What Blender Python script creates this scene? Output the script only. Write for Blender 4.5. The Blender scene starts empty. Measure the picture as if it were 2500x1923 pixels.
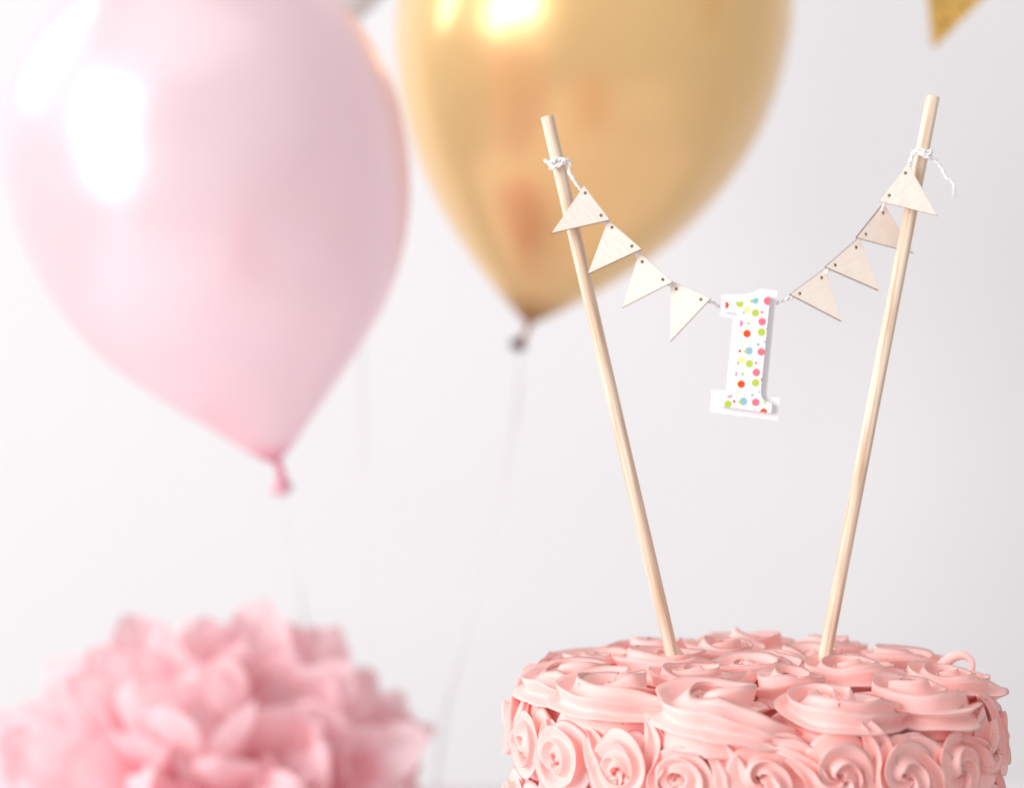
import bpy, bmesh, math, random
from mathutils import Vector, Matrix, noise
R = math.radians
sc = bpy.context.scene
C = sc.collection

# ------------------------------------------------------------------ camera
F = 60.0 / 36.0 * 2500.0            # focal length in photograph pixels
ZC = 0.24                           # lens height; the table top is at TABLE
TABLE = -0.08
cd = bpy.data.cameras.new('camera')
cd.lens = 60.0; cd.sensor_width = 36.0; cd.sensor_fit = 'HORIZONTAL'
cd.clip_start = 0.01; cd.clip_end = 50
cd.dof.use_dof = True; cd.dof.focus_distance = 0.501; cd.dof.aperture_fstop = 7.2
cam = bpy.data.objects.new('camera', cd); C.objects.link(cam)
cam.location = (0, 0, ZC); cam.rotation_euler = (R(90), 0, 0)
sc.camera = cam

def P(px, py, d):                   # photograph pixel at a distance -> point in the room
    return Vector(((px - 1250) / F * d, d, ZC - (py - 961.5) / F * d))

# ------------------------------------------------------------------ light
W = bpy.data.worlds.new('World'); sc.world = W; W.use_nodes = True
bg = W.node_tree.nodes['Background']
bg.inputs[0].default_value = (1.0, 0.98, 0.975, 1); bg.inputs[1].default_value = 0.60

def area(name, loc, target, sx, sy, power, col=(1, 1, 1)):
    l = bpy.data.lights.new(name, 'AREA'); l.shape = 'RECTANGLE'
    l.size = sx; l.size_y = sy; l.energy = power; l.color = col
    o = bpy.data.objects.new(name, l); C.objects.link(o)
    o.location = loc
    o.rotation_euler = (Vector(target) - Vector(loc)).to_track_quat('-Z', 'Y').to_euler()
    return o
area('front_window_light', (-2.35, -1.15, 0.9), (0.0, 0.8, 0.2), 1.6, 2.0, 98, (0.995, 0.995, 1.0))
area('side_window_light', (-1.25, 1.22, 1.05), (0.2, 0.55, 0.1), 0.24, 0.80, 1.6, (1.0, 0.995, 1.0)).data.spread = R(95)
area('overhead_fill', (-0.3, -0.1, 2.1), (0.05, 0.75, 0.1), 1.9, 1.9, 6, (1.0, 0.985, 0.97))  # unseen weak fill, added to brighten everything softly from above
sc.view_settings.view_transform = 'Standard'
sc.view_settings.look = 'None'
sc.view_settings.exposure = 0.0
sc.view_settings.gamma = 1.0
sc.cycles.use_denoising = True
sc.cycles.max_bounces = 14
sc.cycles.diffuse_bounces = 10
sc.cycles.transmission_bounces = 10

# ------------------------------------------------------------------ materials
def lin(r, g, b):
    f = lambda c: (c / 255 / 12.92) if c / 255 <= 0.04045 else ((c / 255 + 0.055) / 1.055) ** 2.4
    return (f(r), f(g), f(b), 1)

def mat(name):
    m = bpy.data.materials.new(name); m.use_nodes = True
    nt = m.node_tree; b = nt.nodes['Principled BSDF']
    return m, nt, b

def N(nt, kind, **kw):
    n = nt.nodes.new(kind)
    for k, v in kw.items(): setattr(n, k, v)
    return n

def coords(nt, scale=(1, 1, 1)):
    t = N(nt, 'ShaderNodeTexCoord'); mp = N(nt, 'ShaderNodeMapping')
    mp.inputs['Scale'].default_value = scale
    nt.links.new(t.outputs['Object'], mp.inputs['Vector'])
    return mp.outputs[0]

def noise_ramp(nt, vec, scale, detail, c0, c1, p0=0.35, p1=0.65):
    n = N(nt, 'ShaderNodeTexNoise'); n.inputs['Scale'].default_value = scale; n.inputs['Detail'].default_value = detail
    nt.links.new(vec, n.inputs['Vector'])
    r = N(nt, 'ShaderNodeValToRGB')
    r.color_ramp.elements[0].position = p0; r.color_ramp.elements[0].color = c0
    r.color_ramp.elements[1].position = p1; r.color_ramp.elements[1].color = c1
    nt.links.new(n.outputs['Fac'], r.inputs['Fac'])
    return n, r

def bump(nt, b, height, strength, dist):
    bp = N(nt, 'ShaderNodeBump'); bp.inputs['Strength'].default_value = strength; bp.inputs['Distance'].default_value = dist
    nt.links.new(height, bp.inputs['Height']); nt.links.new(bp.outputs[0], b.inputs['Normal'])
    return bp

def frosting_mat():
    m, nt, b = mat('buttercream')
    v = coords(nt)
    n, r = noise_ramp(nt, v, 60, 3, lin(248, 188, 182), lin(251, 202, 197))
    nt.links.new(r.outputs[0], b.inputs['Base Color'])
    b.inputs['Roughness'].default_value = 0.6
    b.inputs['Specular IOR Level'].default_value = 0.3
    b.inputs['Subsurface Weight'].default_value = 0.10
    b.inputs['Subsurface Radius'].default_value = (1.0, 0.42, 0.36)
    b.inputs['Subsurface Scale'].default_value = 0.0012
    # fine skin of the cream and a few air bubbles
    n1 = N(nt, 'ShaderNodeTexNoise'); n1.inputs['Scale'].default_value = 700; n1.inputs['Detail'].default_value = 3
    nt.links.new(v, n1.inputs['Vector'])
    vo = N(nt, 'ShaderNodeTexVoronoi'); vo.inputs['Scale'].default_value = 150
    nt.links.new(v, vo.inputs['Vector'])
    pit = N(nt, 'ShaderNodeMapRange'); pit.inputs['From Min'].default_value = 0.02; pit.inputs['From Max'].default_value = 0.10
    nt.links.new(vo.outputs['Distance'], pit.inputs['Value'])
    sep = N(nt, 'ShaderNodeSeparateColor'); nt.links.new(vo.outputs['Color'], sep.inputs[0])
    rare = N(nt, 'ShaderNodeMath', operation='LESS_THAN'); rare.inputs[1].default_value = 0.3
    nt.links.new(sep.outputs[0], rare.inputs[0])
    inv = N(nt, 'ShaderNodeMath', operation='SUBTRACT'); inv.inputs[0].default_value = 1.0
    nt.links.new(pit.outputs[0], inv.inputs[1])
    mul = N(nt, 'ShaderNodeMath', operation='MULTIPLY'); nt.links.new(inv.outputs[0], mul.inputs[0]); nt.links.new(rare.outputs[0], mul.inputs[1])
    ma = N(nt, 'ShaderNodeMath', operation='MULTIPLY_ADD'); ma.inputs[1].default_value = 0.10
    neg = N(nt, 'ShaderNodeMath', operation='MULTIPLY'); neg.inputs[1].default_value = -1.0
    nt.links.new(mul.outputs[0], neg.inputs[0])
    nt.links.new(n1.outputs['Fac'], ma.inputs[0]); nt.links.new(neg.outputs[0], ma.inputs[2])
    bump(nt, b, ma.outputs[0], 0.9, 0.0008)
    return m

def wood_mat():
    m, nt, b = mat('birch_dowel')
    v = coords(nt, (1, 1, 0.03))
    n, r = noise_ramp(nt, v, 900, 4, lin(203, 174, 147), lin(235, 217, 200), 0.3, 0.58)
    v2 = coords(nt, (1, 1, 0.10))
    n2, r2 = noise_ramp(nt, v2, 300, 3, lin(222, 196, 170), lin(255, 252, 248), 0.30, 0.52)
    mx = N(nt, 'ShaderNodeMix', data_type='RGBA', blend_type='MULTIPLY'); mx.inputs[0].default_value = 0.75
    nt.links.new(r.outputs[0], mx.inputs[6]); nt.links.new(r2.outputs[0], mx.inputs[7])
    nt.links.new(mx.outputs[2], b.inputs['Base Color'])
    b.inputs['Roughness'].default_value = 0.55
    b.inputs['Specular IOR Level'].default_value = 0.3
    bump(nt, b, n.outputs['Fac'], 0.35, 0.0003)
    return m

def ply_mat(name, c0, c1):
    m, nt, b = mat(name)
    v = coords(nt, (0.15, 1, 1))
    n, r = noise_ramp(nt, v, 1500, 4, c0, c1, 0.3, 0.6)
    v3 = coords(nt)
    n3, r3 = noise_ramp(nt, v3, 420, 2, lin(196, 160, 135), (1, 1, 1, 1), 0.24, 0.29)
    mx = N(nt, 'ShaderNodeMix', data_type='RGBA', blend_type='MULTIPLY'); mx.inputs[0].default_value = 0.5
    nt.links.new(r.outputs[0], mx.inputs[6]); nt.links.new(r3.outputs[0], mx.inputs[7])
    nt.links.new(mx.outputs[2], b.inputs['Base Color'])
    b.inputs['Roughness'].default_value = 0.6
    b.inputs['Specular IOR Level'].default_value = 0.25
    bump(nt, b, n.outputs['Fac'], 0.25, 0.0002)
    return m

def plain(name, col, rough=0.5, spec=0.3, nscale=None, amt=0.05):
    m, nt, b = mat(name)
    if nscale:
        c0 = tuple(max(0, c * (1 - amt)) for c in col[:3]) + (1,)
        n, r = noise_ramp(nt, coords(nt), nscale, 3, c0, col)
        nt.links.new(r.outputs[0], b.inputs['Base Color'])
        bump(nt, b, n.outputs['Fac'], 0.1, 0.0003)
    else:
        b.inputs['Base Color'].default_value = col
    b.inputs['Roughness'].default_value = rough
    b.inputs['Specular IOR Level'].default_value = spec
    return m

def glitter_mat(name, col, scale, spread, metallic, rough):
    m, nt, b = mat(name)
    v = coords(nt)
    vo = N(nt, 'ShaderNodeTexVoronoi'); vo.inputs['Scale'].default_value = scale
    nt.links.new(v, vo.inputs['Vector'])
    sub = N(nt, 'ShaderNodeVectorMath', operation='SUBTRACT'); sub.inputs[1].default_value = (0.5, 0.5, 0.5)
    nt.links.new(vo.outputs['Color'], sub.inputs[0])
    scl = N(nt, 'ShaderNodeVectorMath', operation='SCALE'); scl.inputs['Scale'].default_value = spread
    nt.links.new(sub.outputs[0], scl.inputs[0])
    g = N(nt, 'ShaderNodeNewGeometry')
    add = N(nt, 'ShaderNodeVectorMath', operation='ADD')
    nt.links.new(g.outputs['Normal'], add.inputs[0]); nt.links.new(scl.outputs[0], add.inputs[1])
    nm = N(nt, 'ShaderNodeVectorMath', operation='NORMALIZE'); nt.links.new(add.outputs[0], nm.inputs[0])
    nt.links.new(nm.outputs[0], b.inputs['Normal'])
    b.inputs['Base Color'].default_value = col
    b.inputs['Metallic'].default_value = metallic
    b.inputs['Roughness'].default_value = rough
    b.inputs['Specular IOR Level'].default_value = 0.8
    return m

def balloon_mat(name, body, neck, z0, z1, metallic, rough, coat, trans):
    m, nt, b = mat(name)
    t = N(nt, 'ShaderNodeTexCoord'); s = N(nt, 'ShaderNodeSeparateXYZ')
    nt.links.new(t.outputs['Object'], s.inputs[0])
    mr = N(nt, 'ShaderNodeMapRange', interpolation_type='SMOOTHSTEP')
    mr.inputs['From Min'].default_value = z0; mr.inputs['From Max'].default_value = z1
    nt.links.new(s.outputs['Z'], mr.inputs['Value'])
    mx = N(nt, 'ShaderNodeMix', data_type='RGBA')
    nt.links.new(mr.outputs[0], mx.inputs[0])
    mx.inputs[6].default_value = neck; mx.inputs[7].default_value = body
    nt.links.new(mx.outputs[2], b.inputs['Base Color'])
    b.inputs['Metallic'].default_value = metallic
    b.inputs['Roughness'].default_value = rough
    b.inputs['Coat Weight'].default_value = coat
    b.inputs['Coat Roughness'].default_value = 0.15
    # stretched latex is never quite even: reflections break up into soft patches
    n = N(nt, 'ShaderNodeTexNoise'); n.inputs['Scale'].default_value = 11; n.inputs['Detail'].default_value = 1.0
    nt.links.new(t.outputs['Object'], n.inputs['Vector'])
    bump(nt, b, n.outputs['Fac'], 0.35, 0.02)
    if trans:
        tr = N(nt, 'ShaderNodeBsdfTranslucent'); nt.links.new(mx.outputs[2], tr.inputs[0])
        ms = N(nt, 'ShaderNodeMixShader'); ms.inputs[0].default_value = trans
        nt.links.new(b.outputs[0], ms.inputs[1]); nt.links.new(tr.outputs[0], ms.inputs[2])
        nt.links.new(ms.outputs[0], nt.nodes['Material Output'].inputs['Surface'])
    return m

def tissue_mat():
    m, nt, b = mat('pink_tissue')
    n, r = noise_ramp(nt, coords(nt), 35, 3, lin(255, 221, 226), lin(255, 233, 236))
    nt.links.new(r.outputs[0], b.inputs['Base Color'])
    b.inputs['Roughness'].default_value = 0.7; b.inputs['Specular IOR Level'].default_value = 0.2
    bump(nt, b, n.outputs['Fac'], 0.3, 0.003)
    tr = N(nt, 'ShaderNodeBsdfTranslucent'); nt.links.new(r.outputs[0], tr.inputs[0])
    ms = N(nt, 'ShaderNodeMixShader'); ms.inputs[0].default_value = 0.42
    nt.links.new(b.outputs[0], ms.inputs[1]); nt.links.new(tr.outputs[0], ms.inputs[2])
    nt.links.new(ms.outputs[0], nt.nodes['Material Output'].inputs['Surface'])
    return m

M = {}
M['cream'] = frosting_mat()
M['wood'] = wood_mat()
M['ply'] = ply_mat('pale_plywood', lin(233, 214, 202), lin(241, 226, 215))
M['ply_lifted'] = ply_mat('shade_lifted_plywood', lin(252, 235, 221), lin(255, 243, 233))  # same plywood, lightened to offset shade on the pennants turned from the light
M['burnt'] = plain('burnt_edge', lin(112, 72, 52), 0.7, 0.2, 900, 0.5)
M['twine'] = plain('cotton_twine', lin(247, 245, 244), 0.85, 0.1, 2500, 0.12)
M['wall'] = plain('white_wall', lin(242, 240, 242), 0.9, 0.1, 3, 0.01)
M['cloth'] = plain('table_cloth', lin(246, 240, 243), 0.8, 0.2, 60, 0.03)
M['tissue'] = tissue_mat()
M['ribbon'] = plain('organza_ribbon', lin(222, 216, 222), 0.4, 0.4)
nt_ = M['ribbon'].node_tree
tp_ = N(nt_, 'ShaderNodeBsdfTransparent'); mx_ = N(nt_, 'ShaderNodeMixShader'); mx_.inputs[0].default_value = 0.8
nt_.links.new(nt_.nodes['Principled BSDF'].outputs[0], mx_.inputs[1]); nt_.links.new(tp_.outputs[0], mx_.inputs[2])
nt_.links.new(mx_.outputs[0], nt_.nodes['Material Output'].inputs['Surface'])
M['glitter'] = glitter_mat('white_glitter', lin(241, 239, 242), 4200, 0.25, 0.0, 0.4)
M['gold_glitter'] = glitter_mat('gold_glitter', lin(222, 176, 92), 420, 1.0, 0.7, 0.35)
M['foam'] = plain('white_foam', lin(240, 238, 240), 0.7, 0.2, 900, 0.06)
M['pink_latex'] = balloon_mat('pink_pearl_latex', lin(253, 234, 239), lin(236, 140, 170), -0.189, -0.170, 0.40, 0.30, 0.08, 0.36)
M['gold_latex'] = balloon_mat('gold_pearl_latex', lin(245, 203, 138), lin(160, 104, 52), -0.245, -0.215, 0.58, 0.28, 0.55, 0.0)
M['white_latex'] = balloon_mat('white_pearl_latex', lin(232, 228, 229), lin(225, 220, 222), -0.2, -0.15, 0.1, 0.3, 0.3, 0.2)
M['dark_knot'] = plain('bronze_latex', lin(84, 40, 26), 0.6, 0.4, 300, 0.3)
M['pink_knot'] = plain('deep_pink_latex', lin(230, 172, 186), 0.4, 0.4, 300, 0.2)

# ------------------------------------------------------------------ helpers
def link(name, me, m=None, parent=None):
    o = bpy.data.objects.new(name, me); C.objects.link(o)
    if m: me.materials.append(m)
    if parent: o.parent = parent
    return o

def tag(o, label=None, cat=None, group=None, kind=None):
    if label: o['label'] = label
    if cat: o['category'] = cat
    if group: o['group'] = group
    if kind: o['kind'] = kind
    return o

def empty(name, loc):
    o = bpy.data.objects.new(name, None); C.objects.link(o); o.location = loc
    o.empty_display_size = 0.01
    return o

def mesh(name, vs, fs, smooth=True):
    me = bpy.data.meshes.new(name); me.from_pydata([tuple(v) for v in vs], [], fs); me.update()
    if smooth: me.polygons.foreach_set('use_smooth', [True] * len(me.polygons))
    return me

def frames(pts, up=None):
    n = len(pts); out = []; prev = None
    for i in range(n):
        t = (pts[min(i + 1, n - 1)] - pts[max(i - 1, 0)]).normalized()
        if up is not None:
            s = t.cross(up)
            s = s.normalized() if s.length > 1e-6 else prev
        else:
            if prev is None:
                a = Vector((0, 0, 1)) if abs(t.z) < 0.9 else Vector((1, 0, 0))
                s = t.cross(a).normalized()
            else:
                s = (prev - t * prev.dot(t)).normalized()
        prev = s
        out.append((t, s, s.cross(t).normalized()))
    return out

def spline(pts, n):                 # smooth Catmull-Rom through points
    pts = [Vector(p) for p in pts]
    ext = [2 * pts[0] - pts[1]] + pts + [2 * pts[-1] - pts[-2]]
    out = []
    segs = len(pts) - 1
    for i in range(segs):
        p0, p1, p2, p3 = ext[i:i + 4]
        k = max(2, n // segs)
        for j in range(k):
            t = j / k
            out.append(0.5 * ((2 * p1) + (p2 - p0) * t + (2 * p0 - 5 * p1 + 4 * p2 - p3) * t * t + (3 * p1 - p0 - 3 * p2 + p3) * t ** 3))
    out.append(pts[-1])
    return out

def resample(pts, step):
    out = [pts[0].copy()]; acc = 0.0
    for a, b in zip(pts, pts[1:]):
        L = (b - a).length
        if L < 1e-9: continue
        pos = step - acc
        while pos <= L:
            out.append(a.lerp(b, pos / L)); pos += step
        acc = (acc + L) % step
    out.append(pts[-1].copy())
    return out

def tube(pts, rad, k=8, close=True):
    fr = frames(pts); vs = []; fs = []
    for i, p in enumerate(pts):
        r = rad(i / (len(pts) - 1)) if callable(rad) else rad
        t, s, u = fr[i]
        for j in range(k):
            a = 2 * math.pi * j / k
            vs.append(p + (s * math.cos(a) + u * math.sin(a)) * r)
    for i in range(len(pts) - 1):
        for j in range(k):
            fs.append((i * k + j, i * k + (j + 1) % k, (i + 1) * k + (j + 1) % k, (i + 1) * k + j))
    if close:
        fs.append(tuple(range(k))[::-1]); fs.append(tuple(range((len(pts) - 1) * k, len(pts) * k)))
    return vs, fs

def twine_mesh(name, paths, r=0.00054):      # two cotton strands twisted round each other
    V = []; Fc = []
    for path in paths:
        pts = resample(path, 0.00035)
        fr = frames(pts)
        for st in range(2):
            strand = []
            for i, p in enumerate(pts):
                t, s, u = fr[i]
                a = 2 * math.pi * (i * 0.00035 / 0.0042) + math.pi * st
                strand.append(p + (s * math.cos(a) + u * math.sin(a)) * r * 0.55 + Vector((noise.noise(p * 900 + Vector((st, 0, 0))), 0, noise.noise(p * 900 + Vector((0, st + 5, 0))))) * r * 0.10)
            vs, fs = tube(strand, r * 0.62, 6)
            o = len(V); V += vs; Fc += [tuple(x + o for x in f) for f in fs]
    return mesh(name, V, Fc)

def lathe(name, prof, k=64):
    vs = []; fs = []
    for (r, z) in prof:
        for j in range(k):
            a = 2 * math.pi * j / k; vs.append((r * math.cos(a), r * math.sin(a), z))
    for i in range(len(prof) - 1):
        for j in range(k):
            fs.append((i * k + j, i * k + (j + 1) % k, (i + 1) * k + (j + 1) % k, (i + 1) * k + j))
    fs.append(tuple(range(k))[::-1]); fs.append(tuple(range((len(prof) - 1) * k, len(prof) * k)))
    return mesh(name, vs, fs)

def plate(name, loops, thick, bev, mats, parent=None, mw=None):
    """flat plate cut from closed 2-D outlines (the inner ones are holes); slot 0 the faces, slot 1 the cut edge"""
    cu = bpy.data.curves.new(name, 'CURVE'); cu.dimensions = '2D'; cu.fill_mode = 'BOTH'
    cu.extrude = thick / 2 - bev; cu.bevel_depth = bev; cu.bevel_resolution = 1
    for lp in loops:
        sp = cu.splines.new('POLY'); sp.points.add(len(lp) - 1)
        for p, q in zip(sp.points, lp): p.co = (q[0], q[1], 0, 1)
        sp.use_cyclic_u = True
    tmp = bpy.data.objects.new('tmp', cu); C.objects.link(tmp)
    bpy.context.view_layer.update()
    me = bpy.data.meshes.new_from_object(tmp.evaluated_get(bpy.context.evaluated_depsgraph_get()))
    bpy.data.objects.remove(tmp); bpy.data.curves.remove(cu)
    me.name = name; me.materials.clear()
    for m in mats: me.materials.append(m)
    for p in me.polygons:
        p.material_index = 0 if abs(p.normal.z) > 0.85 else 1
        p.use_smooth = False
    o = bpy.data.objects.new(name, me); C.objects.link(o)
    if mw is not None: o.matrix_world = mw
    if parent: o.parent = parent; o.matrix_parent_inverse = parent.matrix_world.inverted()
    return o

class Plane:                        # a plane in the room; photograph pixels are dropped on it along the line of sight
    def __init__(s, p0, xdir, n):
        s.p0 = Vector(p0); s.n = Vector(n).normalized()
        s.x = (Vector(xdir) - s.n * Vector(xdir).dot(s.n)).normalized(); s.y = s.n.cross(s.x)
        s.mw = Matrix(((s.x.x, s.y.x, s.n.x, s.p0.x), (s.x.y, s.y.y, s.n.y, s.p0.y), (s.x.z, s.y.z, s.n.z, s.p0.z), (0, 0, 0, 1)))
    def uv(s, px, py):
        o = Vector((0, 0, ZC)); d = P(px, py, 1.0) - o
        t = (s.p0 - o).dot(s.n) / d.dot(s.n)
        q = o + d * t - s.p0
        return (q.dot(s.x), q.dot(s.y))
    def at(s, px, py, off=0.0):
        u, v = s.uv(px, py)
        return s.p0 + s.x * u + s.y * v + s.n * off

def circle(c, r, k=16): return [(c[0] + r * math.cos(2 * math.pi * i / k), c[1] + r * math.sin(2 * math.pi * i / k)) for i in range(k)]

# ------------------------------------------------------------------ setting
w = link('backdrop_wall', mesh('backdrop_wall', [(-4, 0, -1.2), (4, 0, -1.2), (4, 0, 3), (-4, 0, 3)], [(0, 1, 2, 3)], False), M['wall'])
w.location = (0, 2.5, 0); w.rotation_euler = (0, 0, R(-3)); tag(w, kind='structure')
bm = bmesh.new(); bmesh.ops.create_cube(bm, size=1)
for v in bm.verts: v.co = Vector((v.co.x * 1.9, 0.835 + v.co.y * 1.13, TABLE - 0.0125 + v.co.z * 0.025))
bmesh.ops.bevel(bm, geom=bm.edges[:], offset=0.004, segments=3, affect='EDGES')
me = bpy.data.meshes.new('tabletop'); bm.to_mesh(me); bm.free()
t = link('tabletop', me, M['cloth']); tag(t, kind='structure')

# ------------------------------------------------------------------ cake
CX, CY, BR, TOPZ = 0.074, 0.525, 0.0666, 0.1465
cake = empty('birthday_cake', (CX, CY, TABLE))
tag(cake, 'round birthday cake covered in piped pink buttercream rosettes', 'cake')
HT = TOPZ - TABLE                   # height of the cake above the table
prof = [(BR * 0.98, 0.0)] + [(BR + 0.0006 * math.sin(i * 2.1), HT * i / 12) for i in range(1, 12)]
for i in range(6):
    a = math.pi / 2 * i / 5; prof.append((BR - 0.006 + 0.006 * math.cos(a), HT - 0.006 + 0.006 * math.sin(a)))
prof.append((0.001, HT))
link('frosting_base', lathe('frosting_base', prof, 72), M['cream'], cake)

def rosette(name, seed, rout, tr, turns, start, tail, tail_bend, lobes=5, cyl=None, cw=True, lift=0.0, depth=0.48, high=1.0):
    """one piped rosette: a ridged rope of cream from a star nozzle, coiled from the centre outwards, with the drag-off tail"""
    rnd = random.Random(seed)
    pts = []; rad = []
    rc = rout - tr * 0.92; n = 84
    sgn = -1 if cw else 1
    ox, oy = rnd.uniform(-.3, .3) * tr * 0.4, rnd.uniform(-.3, .3) * tr * 0.4
    for i in range(n + 1):
        t = i / n
        a = start + sgn * 2 * math.pi * turns * (t - 1)
        rr = tr * 0.18 + (rc - tr * 0.18) * t ** 0.85
        wob = 1 + 0.07 * math.sin(a * 1.3 + seed)
        z = tr * (0.62 + 0.42 * (1 - t) ** 1.5)
        if t < 0.08: z += tr * 0.25 * (1 - t / 0.08)
        pts.append(Vector((ox * (1 - t) + rr * wob * math.cos(a), oy * (1 - t) + rr * wob * math.sin(a), z)))
        rad.append(tr * (0.50 + 0.50 * min(1, t / 0.45)) * (1 + 0.08 * math.sin(t * 17 + seed)))
    rad[0] = tr * 0.05; rad[1] = tr * 0.28; rad[2] = tr * 0.42
    # the tail leaves along the tangent, thins out and sinks
    d = (pts[-1] - pts[-3]); d.z = 0; d.normalize()
    p = pts[-1].copy(); m = 30
    for i in range(1, m + 1):
        t = i / m
        ang = sgn * tail_bend / m * -1
        d = Vector((d.x * math.cos(ang) - d.y * math.sin(ang), d.x * math.sin(ang) + d.y * math.cos(ang), 0))
        p = p + d * tail / m
        q = p.copy(); q.z = tr * (0.62 - 0.42 * t) + lift * math.sin(math.pi * t) * tr + (lift * tr * 0.9 * t ** 3)
        pts.append(q); rad.append(tr * (1 - t ** 1.4 * 0.93))
    fr = frames(pts, Vector((0, 0, 1)))
    # crests of the star nozzle, unevenly spaced; the cream is hollow between them
    wd = [rnd.uniform(0.6, 1.4) for _ in range(lobes)]; tot = sum(wd); wd = [x / tot * 2 * math.pi for x in wd]
    amp = [rnd.uniform(0.88, 1.14) for _ in range(lobes)]
    prof = []; th = 0.0; per = 9
    for l in range(lobes):
        for j in range(per):
            u = (j / per)
            u = u - 0.06 * math.sin(2 * math.pi * u)
            sn = math.sin(math.pi * u)
            dep = depth * min(1.25, 0.35 + wd[l] / (2 * math.pi / lobes) * 0.65)
            prof.append((th + wd[l] * u, 1.10 * (amp[l] * (1 - u) + amp[(l + 1) % lobes] * u) - dep * sn ** 0.75))
        th += wd[l]
    K = len(prof)
    tw0 = rnd.uniform(0, 6.28); tw = rnd.uniform(0.7, 1.3) * rnd.choice((1, 1, -1)) * 2.4
    vs = []; fs = []
    off = Vector((seed * 3.7, seed * 1.9, seed * 0.7))
    for i, p in enumerate(pts):
        T, S, U = fr[i]; tt = i / (len(pts) - 1)
        psi = tw0 + tw * tt + 0.3 * math.sin(tt * 9 + seed)
        for th, rf in prof:
            r = rad[i] * rf; a = th + psi
            q = p + S * (math.cos(a) * r * 1.06) + U * (math.sin(a) * r * high)
            q += Vector((noise.noise(q * 110 + off), noise.noise(q * 110 + off * 2 + Vector((9, 0, 0))), noise.noise(q * 110 - off))) * tr * 0.12
            if q.z < -tr * 0.3: q.z = -tr * 0.3
            vs.append(q)
    for i in range(len(pts) - 1):
        for j in range(K):
            fs.append((i * K + j, i * K + (j + 1) % K, (i + 1) * K + (j + 1) % K, (i + 1) * K + j))
    fs.append(tuple(range(K))[::-1]); fs.append(tuple(range((len(pts) - 1) * K, len(pts) * K)))
    if cyl:
        for q in vs:
            a = q.x / (cyl + 0.004); rr = cyl + q.z
            x, y, z = rr * math.sin(a), q.y, rr * math.cos(a) - cyl
            q.x, q.y, q.z = x, y, z
    return mesh(name, vs, fs)

rnd = random.Random(11)
# round the side: rows of small rosettes, tails dragged upwards
side_vars = [rosette('side_rosette', s, 0.0120, 0.0053, 1.35 + 0.12 * (s % 3), math.pi + (s % 4 - 1.5) * 0.2, 0.014 + 0.002 * (s % 3), 1.0 + 0.3 * (s % 3), 7 + s % 2, BR, True, 0.08, 0.58) for s in range(10)]
for v in side_vars: v.materials.append(M['cream'])
row1 = [-55, -37.5, -23.5, -7, 10, 25, 41, 58]
rows = []
a0 = list(row1)
x = 58
while x + 16.5 < 360 - 55 - 10:
    x += (305 - 58) / 15; a0.append(x)
rows.append((0.1375, a0))
for k in range(1, 10):
    rows.append((0.1375 - 0.0222 * k, [rnd.uniform(-1.5, 1.5) + 8 * (k % 2) + i * 360 / 22 for i in range(22)]))
kk = 0
for z, angs in rows:
    for a in angs:
        a = R(a); kk += 1
        o = link('side_rosette', side_vars[(kk * 3 + (kk // 7)) % 10], None, cake)
        nrm = Vector((math.sin(a), -math.cos(a), 0)); rt = Vector((math.cos(a), math.sin(a), 0)); up = Vector((0, 0, 1))
        base = Matrix(((rt.x, up.x, nrm.x), (rt.y, up.y, nrm.y), (rt.z, up.z, nrm.z))).to_4x4()
        o.matrix_local = Matrix.Translation(Vector((0, 0, z - TABLE + rnd.uniform(-.001, .001))) + nrm * (BR + (0.0004 if z > 0.13 else 0.0012))) @ base @ Matrix.Rotation(R(rnd.uniform(-9, 9)), 4, 'Z') @ Matrix.Scale(rnd.uniform(0.96, 1.06), 4)

# on the top: an outer ring of ten, a ring of five and one in the middle
top_vars = [rosette('top_rosette', 20 + s, 0.0186, 0.0074 - 0.0005 * (s % 2), 1.5 + 0.15 * (s % 3), 0.0, 0.026 + 0.006 * (s % 3), -1.0 + 0.3 * (s % 3), 7 + s % 2, None, s == 9, 0.25 * (s % 2), 0.60, 0.95) for s in range(10)]
for v in top_vars: v.materials.append(M['cream'])
spots = [(-20 + 32.73 * i, 0.0556, 5) for i in range(11)] + [(14 + 60 * i, 0.0275, 0) for i in range(6)] + [(0, 0.0, 0)]
for i, (a, r, tilt) in enumerate(spots):
    a = R(a + rnd.uniform(-3, 3)); nrm = Vector((math.sin(a), -math.cos(a), 0))
    o = link('top_rosette', top_vars[(i * 4) % 9], None, cake)
    axis = Vector((0, 0, 1)).cross(nrm)
    o.matrix_local = Matrix.Translation(nrm * r + Vector((0, 0, HT - 0.0005 + (0.001 if r < 0.03 else 0) + rnd.uniform(-.0006, .0006)))) @ Matrix.Rotation(R(tilt), 4, axis) @ Matrix.Rotation((a - math.pi / 2 + rnd.uniform(0.15, 0.9)) if r > 0.03 else rnd.uniform(0, 6.28), 4, 'Z') @ Matrix.Scale(rnd.uniform(0.95, 1.08), 4)

# a stray loop of cream at the far edge
lp = [P(2284, 1640, .535), P(2308, 1616, .535), P(2330, 1602, .534), P(2352, 1599, .533), P(2367, 1607, .532), P(2374, 1620, .531), P(2372, 1645, .53)]
vs, fs = tube(spline(lp, 40), lambda t: 0.0008 + 0.0012 * (1 - t) ** 1.2, 10)
o = link('cream_curl', mesh('cream_curl', vs, fs), M['cream'], cake)
o.matrix_parent_inverse = Matrix.Translation((-CX, -CY, -TABLE))

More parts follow.
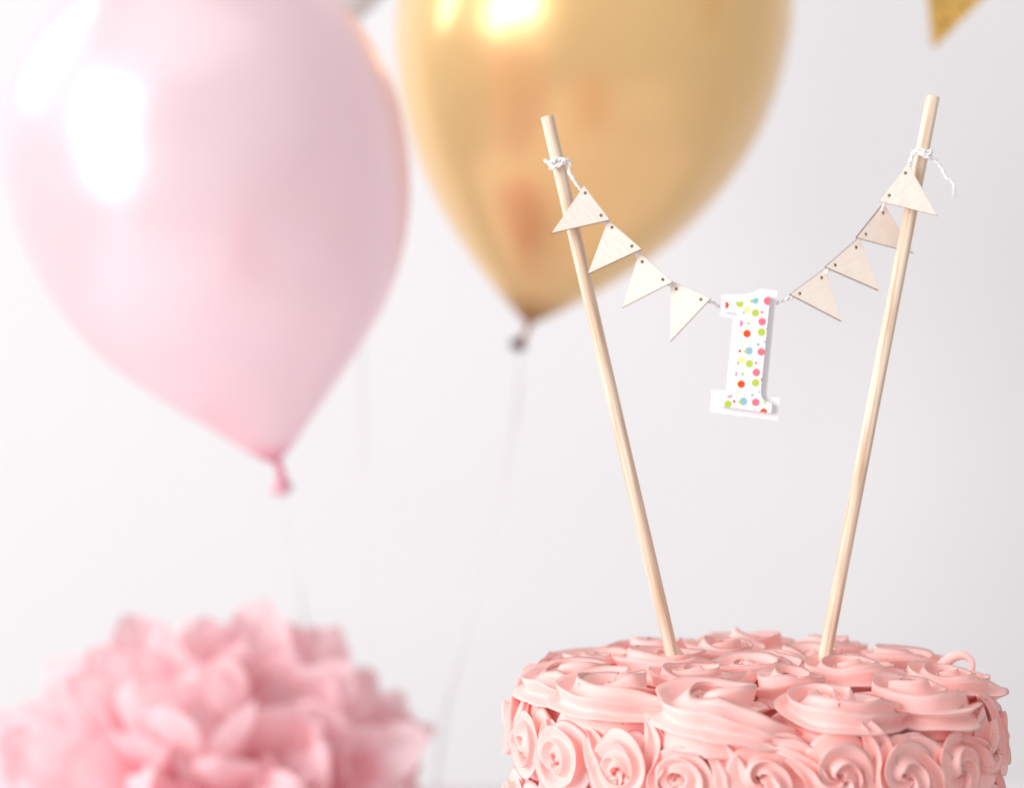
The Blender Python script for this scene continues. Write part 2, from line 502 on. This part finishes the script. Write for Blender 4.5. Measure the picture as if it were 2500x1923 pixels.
# ------------------------------------------------------------------ dowels
def dowel(bot, top, label, seed):
    ax = (top - bot).normalized(); L = (top - bot).length + 0.035
    r = 0.00204; n = 60; k = 24; vs = []; fs = []
    rn = random.Random(seed)
    bend = rn.uniform(-.0006, .0006)
    for i in range(n + 1):
        t = i / n
        z = L * t
        rr = r * (1 + 0.012 * noise.noise(Vector((z * 60, seed, 0))))
        if i == 0 or i == n: rr *= 0.93
        zz = z if 0 < i < n else z
        cxx = bend * math.sin(math.pi * t)
        for j in range(k):
            a = 2 * math.pi * j / k
            vs.append((cxx + rr * math.cos(a) * (1 + 0.01 * math.sin(3 * a + seed)), rr * math.sin(a), zz))
    # a short chamfer at the cut end
    for j in range(k):
        v = vs[(n - 1) * k + j]; vs[(n - 1) * k + j] = (v[0], v[1], L - 0.0003)
    for i in range(n):
        for j in range(k):
            fs.append((i * k + j, i * k + (j + 1) % k, (i + 1) * k + (j + 1) % k, (i + 1) * k + j))
    fs.append(tuple(range(k))[::-1]); fs.append(tuple(range(n * k, n * k + k)))
    me = mesh('wooden_dowel', vs, fs); me.polygons[-1].use_smooth = False
    o = link('wooden_dowel', me, M['wood'])
    o.location = top - ax * L
    o.rotation_euler = ax.to_track_quat('Z', 'Y').to_euler()
    tag(o, label, 'dowel', 'dowels stuck in the cake')
    return o
SD = 0.525
Lb, Lt = P(1639, 1588, SD), P(1336, 285, SD)
Rb, Rt = P(2015, 1598, SD), P(2278, 236, SD)
dowel(Lb, Lt, 'thin wooden dowel leaning left, in front of the gold balloon', 1)
dowel(Rb, Rt, 'thin wooden dowel leaning right, with a loose twine end', 2)

# ------------------------------------------------------------------ bunting
bunting = empty('pennant_bunting', P(1820, 700, SD)); bpy.context.view_layer.update()
tag(bunting, 'string of small wooden pennants tied between the two dowels', 'bunting')
c3 = lambda x, y: (1280 + x / 2.7096, 240 + y / 2.7096)
c4 = lambda x, y: (1850 + x / 2.8, 200 + y / 2.8)
flags = [  # inner corner, outer corner, tip, holes, depths of the three corners, material
    (c3(395, 586), c3(560, 805), c3(186, 891), c3(404, 630), c3(508, 778), (.5218, .5203, .5194), 'ply'),
    (c3(556, 812), c3(772, 998), c3(426, 1159), c3(582, 857), c3(713, 981), (.5222, .5196, .5200), 'ply'),
    (c3(762, 1024), c3(978, 1215), c3(654, 1381), c3(783, 1083), c3(919, 1200), (.5222, .5192, .5226), 'ply'),
    (c3(974, 1212), c3(1231, 1325), c3(971, 1601), c3(1008, 1263), c3(1171, 1332), (.5228, .5190, .5222), 'ply'),
    (c4(1025, 562), c4(836, 815), c4(1222, 912), c4(1010, 625), c4(899, 778), (.5198, .5212, .5190), 'ply'),
    (c4(858, 836), c4(676, 1064), c4(1056, 1166), c4(851, 897), c4(733, 1043), (.5300, .5262, .5345), 'ply_lifted'),
    (c4(690, 1068), c4(464, 1266), c4(820, 1421), c4(668, 1133), c4(525, 1254), (.5285, .5238, .5295), 'ply_lifted'),
    (c4(456, 1282), c4(223, 1453), c4(565, 1631), c4(432, 1340), c4(283, 1449), (.5268, .5225, .5272), 'ply_lifted'),
]
hole_pts = []
for A, B, T, h1, h2, ds, mk in flags:
    a, b, c = P(*A, ds[0]), P(*B, ds[1]), P(*T, ds[2])
    n = (b - a).cross(c - a)
    if n.y > 0: n = -n
    pl = Plane(a, b - a, n)
    tri = [pl.uv(*A), pl.uv(*B), pl.uv(*T)]
    ar = sum(tri[i][0] * tri[(i + 1) % 3][1] - tri[(i + 1) % 3][0] * tri[i][1] for i in range(3))
    if ar < 0: tri = tri[::-1]
    o = plate('pennant', [tri, circle(pl.uv(*h1), 0.00062)[::-1], circle(pl.uv(*h2), 0.00062)[::-1]], 0.0010, 0.00014, [M[mk], M['burnt']], bunting, pl.mw)
    hole_pts.append((pl.at(*h1, -0.0011), pl.at(*h2, -0.0011), pl))

# number tag plane
npl = Plane(P(1820, 865, .5222), (1, 0.07, 0), (-0.07, -1, 0.02))
c5 = lambda x, y: (1680 + x / 4.2, 660 + y / 4.2)

def wraps(bot, top, px, py, turns, start, drop, rr):
    ax = (top - bot).normalized()
    q = P(px, py, SD); base = bot + ax * (q - bot).dot(ax)
    e1 = Vector((1, 0, 0)); e1 = (e1 - ax * e1.dot(ax)).normalized(); e2 = ax.cross(e1)
    n = int(turns * 20)
    return [base + ax * (drop * (i / n - 0.5)) + (e1 * math.cos(start + 2 * math.pi * turns * i / n) + e2 * math.sin(start + 2 * math.pi * turns * i / n)) * (rr * (1 + 0.1 * math.sin(i * 1.3))) for i in range(n + 1)]

WR = 0.00204 + 0.0006
front = -0.0030
left = [P(*c3(132, 408), SD - .0035), P(*c3(150, 420), SD - .0036), P(*c3(185, 428), SD - .0036)]
wl = wraps(Lb, Lt, *c3(228, 432), 2.1, R(200), 0.0014, WR)
path = left + [p for p in wl[::3]] + [P(*c3(262, 405), SD - .0034), P(*c3(296, 412), SD - .0030), P(*c3(302, 445), SD - .0028), P(*c3(296, 485), SD - .0030), P(*c3(330, 545), SD - .0034), P(*c3(372, 602), .5222)]
main = spline(path, 26 * len(path))
knot_l = spline([P(*c3(170, 470), SD - .0034), P(*c3(200, 452), SD - .0042), P(*c3(236, 440), SD - .0046), P(*c3(262, 418), SD - .0042), P(*c3(250, 400), SD - .0036), P(*c3(205, 405), SD - .0036), P(*c3(185, 440), SD - .0036), P(*c3(178, 474), SD - .0034)], 160)
run = [path[-1]]
for i in range(4):
    run += [hole_pts[i][0], hole_pts[i][1]]
run += [P(*c3(1250, 1350), .5225), npl.at(*c5(360, 385), -0.0012), npl.at(*c5(620, 420), -0.0014), npl.at(*c5(880, 345), -0.0012), P(*c4(150, 1500), .5230)]
for i in (7, 6, 5, 4):
    run += [hole_pts[i][1], hole_pts[i][0]]
run += [P(*c4(1035, 560), .5218), P(*c4(1050, 520), .5218), P(*c4(1066, 486), .5216), P(*c4(1095, 474), SD - .0032)]
wr = wraps(Rb, Rt, *c4(1136, 492), 2.2, R(215), -0.0012, WR)
tail = [P(*c4(1150, 496), SD - .0036), P(*c4(1192, 522), SD - .0034), P(*c4(1236, 558), SD - .0030), P(*c4(1268, 610), SD - .0028), P(*c4(1292, 655), SD - .0026), P(*c4(1330, 680), SD - .0026), P(*c4(1344, 712), SD - .0026)]
main2 = spline(run, 22 * len(run))
rp = [run[-1]] + wr[::3] + tail
main3 = spline(rp, 20 * len(rp))
knot_r = spline([P(*c4(1090, 476), SD - .0034), P(*c4(1130, 500), SD - .0044), P(*c4(1180, 488), SD - .0042), P(*c4(1188, 470), SD - .0034), P(*c4(1140, 474), SD - .0040), P(*c4(1120, 498), SD - .0044), P(*c4(1165, 514), SD - .0042), P(*c4(1190, 524), SD - .0034)], 160)
tw = link('twine', twine_mesh('twine', [main, knot_l, main2, main3, knot_r]), M['twine'])
tw.parent = bunting; tw.matrix_parent_inverse = bunting.matrix_world.inverted()
# frayed end
V = []; Fc = []
rn = random.Random(4)
for i in range(7):
    e = tail[-1]
    pts = spline([e, e + Vector((rn.uniform(-.0006, .0006), rn.uniform(-.0004, .0004), -.0009)), e + Vector((rn.uniform(-.0018, .0012), rn.uniform(-.001, .001), rn.uniform(-.0038, -.002)))], 8)
    vs, fs = tube(pts, lambda t: 0.00013 * (1 - 0.5 * t), 5); k = len(V); V += vs; Fc += [tuple(x + k for x in f) for f in fs]
fr_ = link('frayed_end', mesh('frayed_end', V, Fc), M['twine']); fr_.parent = bunting; fr_.matrix_parent_inverse = bunting.matrix_world.inverted()

# ------------------------------------------------------------------ number tag
tagobj = empty('number_tag', npl.p0); bpy.context.view_layer.update()
tag(tagobj, 'polka dot number one on white glitter card hanging from the twine', 'number tag')
def ccw(l):
    a = sum(l[i][0] * l[(i + 1) % len(l)][1] - l[(i + 1) % len(l)][0] * l[i][1] for i in range(len(l)))
    return l if a > 0 else l[::-1]
back = [(335, 250), (480, 248), (560, 246), (610, 240), (660, 225), (745, 188), (912, 210), (805, 1285), (938, 1311), (920, 1538), (228, 1450), (240, 1224), (390, 1231), (462, 496), (320, 470)]
bk = plate('glitter_card', [ccw([npl.uv(*c5(*p)) for p in back])], 0.0006, 0.0, [M['glitter'], M['glitter']], tagobj, npl.mw)
face = [(384, 330), (480, 328), (560, 326), (610, 322), (660, 300), (705, 280), (770, 266), (848, 280), (833, 300), (742, 1225), (744, 1270), (755, 1310), (778, 1340), (845, 1360), (856, 1372), (851, 1448), (838, 1458), (330, 1388), (326, 1378), (338, 1300), (348, 1290), (400, 1292), (440, 1280), (462, 1250), (472, 1200), (533, 520), (526, 462), (500, 436), (384, 424)]
npl2 = Plane(npl.p0 + npl.n * 0.0014, npl.x, npl.n)

def dot_mat():
    m, nt, b = mat('polka_dot_card')
    t = N(nt, 'ShaderNodeTexCoord')
    sep = N(nt, 'ShaderNodeSeparateXYZ'); nt.links.new(t.outputs['Object'], sep.inputs[0])
    cmb = N(nt, 'ShaderNodeCombineXYZ'); nt.links.new(sep.outputs[0], cmb.inputs[0]); nt.links.new(sep.outputs[1], cmb.inputs[1])
    OR, LI, BL, PK, YE, TE, RE, MG, LA, GY = (lin(238, 82, 34), lin(188, 206, 84), lin(148, 192, 204), lin(234, 120, 138), lin(240, 234, 164), lin(156, 190, 202), lin(214, 78, 66), lin(228, 140, 178), lin(196, 186, 214), lin(132, 122, 140))
    dots = [(380, 358, 36, OR), (528, 342, 38, LI), (650, 318, 18, LI), (688, 312, 34, BL), (815, 316, 43, PK), (602, 405, 36, YE), (568, 436, 13, TE), (688, 438, 38, LI), (754, 430, 14, PK), (530, 545, 33, MG), (618, 545, 15, LI), (757, 528, 39, PK),
            (553, 648, 16, YE), (602, 650, 38, OR), (751, 635, 40, LI), (808, 602, 10, RE), (572, 735, 15, YE), (715, 762, 17, TE), (785, 735, 13, LA), (528, 828, 14, RE), (622, 826, 39, BL), (587, 834, 17, LI), (748, 836, 39, PK), (545, 922, 38, YE), (509, 953, 15, TE),
            (627, 957, 38, LI), (693, 949, 14, PK), (468, 1060, 33, MG), (557, 1063, 15, LI), (697, 1047, 39, PK), (500, 1160, 16, YE), (543, 1167, 38, OR), (691, 1152, 39, LI), (752, 1120, 12, RE), (512, 1252, 15, YE), (657, 1278, 15, TE), (727, 1247, 12, LA),
            (420, 1275, 32, MG), (470, 1343, 14, RE), (565, 1343, 40, BL), (530, 1350, 17, LI), (691, 1352, 39, PK), (408, 1372, 39, LI), (772, 1450, 35, OR), (788, 1355, 14, LI),
            (590, 320, 5, GY), (796, 388, 5, GY), (723, 398, 4, LI), (553, 777, 5, GY), (630, 766, 4, GY), (734, 908, 5, GY), (659, 917, 5, GY), (497, 1295, 5, GY), (573, 1282, 5, GY), (678, 1422, 5, GY), (500, 1415, 5, GY), (390, 1317, 5, PK), (614, 1165, 4, GY), (672, 1095, 4, GY), (731, 578, 4, LI), (732, 722, 4, GY)]
    cur = lin(243, 241, 242); curs = None
    for (x, y, r, col) in dots:
        u, v = npl2.uv(*c5(x, y)); rr = r / 4.2 / F * 0.5202
        dist = N(nt, 'ShaderNodeVectorMath', operation='DISTANCE'); dist.inputs[1].default_value = (u, v, 0)
        nt.links.new(cmb.outputs[0], dist.inputs[0])
        mr = N(nt, 'ShaderNodeMapRange'); mr.inputs['From Min'].default_value = rr + 0.00004; mr.inputs['From Max'].default_value = rr - 0.00004
        nt.links.new(dist.outputs['Value'], mr.inputs['Value'])
        mx = N(nt, 'ShaderNodeMix', data_type='RGBA'); mx.inputs[7].default_value = col
        nt.links.new(mr.outputs[0], mx.inputs[0])
        if curs is None: mx.inputs[6].default_value = cur
        else: nt.links.new(curs, mx.inputs[6])
        curs = mx.outputs[2]
    nt.links.new(curs, b.inputs['Base Color'])
    b.inputs['Roughness'].default_value = 0.45
    b.inputs['Specular IOR Level'].default_value = 0.3
    return m
M['dots'] = dot_mat()
fc = plate('numeral', [ccw([npl2.uv(*c5(*p)) for p in face])], 0.0018, 0.00015, [M['dots'], M['foam']], tagobj, npl2.mw)

# ------------------------------------------------------------------ balloons
def balloon(name, centre, neck, d, prof, px_r, latex, knotm, label, knot_px, ribbon, group='latex balloons'):
    """centre and neck in photograph pixels; prof is (distance along the axis, radius) in the same pixels"""
    c, nk = P(*centre, d), P(*neck, d)
    s = d / F
    ax = (c - nk).normalized()
    b = empty(name, c); b.rotation_euler = ax.to_track_quat('Z', 'Y').to_euler()
    bpy.context.view_layer.update()
    tag(b, label, 'balloon', group)
    pr = []
    ctrl = spline([Vector((r, -u, 0)) for u, r in prof], 60)
    pr = [(max(0.0004, q.x * s), q.y * s) for q in ctrl][::-1]
    # crown of the balloon above its widest point
    r0 = pr[-1][0]; z0 = pr[-1][1]; H = px_r * 1.05 * s
    pr = pr[::-1]
    full = [(max(0.0004, r0 * math.cos(a)), z0 + H * math.sin(a)) for a in [math.pi / 2 * i / 24 for i in range(24, 0, -1)]] + pr
    me = lathe('latex_skin', full[::-1], 96)
    sk = link('latex_skin', me, latex, b)
    # twisted neck, rolled lip
    loc = lambda v: b.matrix_world.inverted() @ v
    k0 = nk + (nk - c).normalized() * -0.004; k1 = P(*knot_px, d)
    vs, fs = tube([loc(p) for p in spline([k0, k0.lerp(k1, .5) + Vector((0.002, 0, 0)), k1], 24)], lambda t: 0.0036 - 0.0014 * math.sin(math.pi * t) + 0.0005 * math.sin(t * 22), 14)
    kn = link('neck', mesh('neck', vs, fs), latex, b)
    dirn = (k1 - nk).normalized()
    e1 = dirn.cross(Vector((0, 1, 0))).normalized(); e2 = dirn.cross(e1)
    ring = [loc(k1 + (e1 * math.cos(x) + e2 * math.sin(x)) * 0.0030 + dirn * 0.001 * math.sin(2 * x)) for x in [2 * math.pi * i / 24 for i in range(25)]]
    vs, fs = tube(ring, 0.0034, 10); link('rolled_lip', mesh('rolled_lip', vs, fs), knotm, b)
    if ribbon:
        pts = spline([loc(P(x, y, d + dd)) for x, y, dd in ribbon], 80)
        vs = []; fs = []
        iv = b.matrix_world.inverted().to_3x3()
        for i, p in enumerate(pts):
            a = 0.5 + 1.6 * math.sin(i * 0.055 + centre[0])
            wv = iv @ Vector((math.cos(a), math.sin(a), 0)) * 0.0024
            th = iv @ Vector((-math.sin(a), math.cos(a), 0)) * 0.00012
            vs += [p - wv - th, p + wv - th, p + wv + th, p - wv + th]
        for i in range(len(pts) - 1):
            for j in range(4): fs.append((i * 4 + j, i * 4 + (j + 1) % 4, i * 4 + 4 + (j + 1) % 4, i * 4 + 4 + j))
        link('ribbon', mesh('ribbon', vs, fs), M['ribbon'], b)
    return b
K = 2500 / 2184
pp = [(u * K, r * K) for u, r in [(0, 421), (80, 418), (160, 405), (230, 385), (310, 350), (385, 303), (450, 246), (520, 176), (580, 112), (630, 60), (655, 32), (668, 12)]]
balloon('pink_balloon', (445 * K, 330 * K), (585 * K, 983 * K), 1.0, pp, 421 * K, M['pink_latex'], M['pink_knot'],
        'pale pink pearly balloon with a knotted neck above the tissue pompom', (601 * K, 1040 * K),
        [(688, 1190, 0), (705, 1300, .10), (735, 1450, .25), (760, 1650, .35), (780, 2050, .36)])
gp = [(u * K, r * K) for u, r in [(0, 417), (90, 413), (160, 402), (230, 382), (310, 349), (400, 298), (470, 245), (530, 190), (585, 132), (630, 78), (660, 38), (678, 12)]]
balloon('gold_balloon', (1270 * K, 25 * K), (1128 * K, 688 * K), 1.3, gp, 417 * K, M['gold_latex'], M['dark_knot'],
        'shiny gold balloon hanging behind the wooden dowels', (1105 * K, 736 * K),
        [(1266, 845, 0), (1268, 960, .005), (1240, 1120, .01), (1195, 1350, .012), (1140, 1560, .015), (1085, 1760, .02), (1040, 2150, .02)])
balloon('white_balloon', (800, -420), (868, 88), 1.5, [(u * .62, r * .62) for u, r in gp], 417 * K * .62, M['white_latex'], M['white_latex'],
        'white balloon peeking between the pink and gold balloons', (872, 130),
        [(872, 140, 0), (880, 600, 0), (885, 1100, 0), (893, 1300, 0), (902, 1500, 0), (900, 1800, 0), (900, 2100, 0)])

# ------------------------------------------------------------------ gold glitter pennant at the top
gpl = Plane(P(2280, 118, 1.1), (1, -0.05, 0), (0.05, -1, 0.05))
gl = empty('glitter_pennant', gpl.p0); bpy.context.view_layer.update()
tag(gl, 'gold glitter pennant tip hanging in at the top corner', 'pennant')
tri = [gpl.uv(2276, 116), gpl.uv(2284, 116), gpl.uv(2560, -165), gpl.uv(2246, -210)]
plate('glitter_flag', [ccw(tri)], 0.0012, 0.0, [M['gold_glitter'], M['gold_glitter']], gl, gpl.mw)
vs, fs = tube(spline([P(2100, -190, 1.102), P(2246, -208, 1.102), P(2420, -190, 1.102), P(2560, -163, 1.102), P(2800, -90, 1.102)], 40), 0.0012, 8)
o = link('cord', mesh('cord', vs, fs), M['twine'], gl); o.matrix_parent_inverse = gl.matrix_world.inverted()

# ------------------------------------------------------------------ tissue pompom
PC = P(515, 2040, 1.13); PC.z = max(PC.z, TABLE + 0.004)
pom = empty('tissue_pompom', PC)
tag(pom, 'fluffy pink tissue paper pompom on the table below the pink balloon', 'pompom')
PR = 0.161
def petal_mesh(seed):
    """one strip of tissue: narrow in the middle of the pompom, a round paddle at its end that curls over"""
    rn = random.Random(seed)
    nl, nw = 14, 6
    wmax = rn.uniform(0.044, 0.060); L = PR * rn.uniform(0.90, 1.04)
    cup = rn.uniform(0.05, 0.32) * rn.choice((1, 1, -1)); curl = rn.uniform(-0.25, 1.0); ph = rn.uniform(0, 6)
    side = rn.uniform(-.35, .35)
    vs = []; fs = []
    y = z = 0.0; ang = 0.0
    for i in range(nl + 1):
        t = i / nl
        wd = wmax * (0.10 + 0.9 * min(1, t / 0.62) ** 0.9)
        if t > 0.72: wd *= math.sqrt(max(0.0, 1 - ((t - 0.72) / 0.282) ** 2.6))
        wd = max(wd, 0.0015)
        if i:
            ang = curl * 1.5 * max(0, t - 0.4) ** 1.4 / 0.49
            y += math.sin(ang) * L / nl; z += math.cos(ang) * L / nl
        x0 = side * L * t * t * 0.4
        for j in range(nw + 1):
            s = j / nw * 2 - 1
            b = cup * s * s * wd * 0.5 + 0.0022 * math.sin(s * 5 + t * 9 + ph) * t
            vs.append(Vector((x0 + s * wd * 0.5 * (1 - 0.15 * abs(cup) * s * s), y + b * math.cos(ang), z - b * math.sin(ang))))
    for i in range(nl):
        for j in range(nw):
            a = i * (nw + 1) + j; fs.append((a, a + 1, a + nw + 2, a + nw + 1))
    me = mesh('petal', vs, fs); me.materials.append(M['tissue']); return me
pv = [petal_mesh(60 + i) for i in range(14)]
rn = random.Random(5)
NP = 185
for i in range(NP):
    z = 1 - (i + 0.5) / NP * 1.0                      # upper half, resting on the table
    ph = i * 2.399963 + rn.uniform(-.25, .25)
    z = min(0.999, max(0.03, z + rn.uniform(-.03, .03)))
    s = math.sqrt(1 - z * z)
    d = Vector((s * math.cos(ph), s * math.sin(ph), z))
    o = link('petal', pv[i % 14], None, pom)
    vv = Vector((rn.uniform(-.6, .6), -1, rn.uniform(-.2, .9))); ey = vv - d * vv.dot(d)
    ey = -ey.normalized() if rn.random() < 0.5 else ey.normalized(); ex = ey.cross(d)
    q = Matrix(((ex.x, ey.x, d.x), (ex.y, ey.y, d.y), (ex.z, ey.z, d.z))).to_4x4()
    o.matrix_local = Matrix.Translation(d * 0.004) @ q @ Matrix.Rotation(rn.gauss(0, 0.5), 4, 'Z') @ Matrix.Rotation(rn.uniform(-.12, .12), 4, 'X') @ Matrix.Scale(rn.uniform(0.88, 1.05) * (1 - 0.10 * z ** 3), 4)
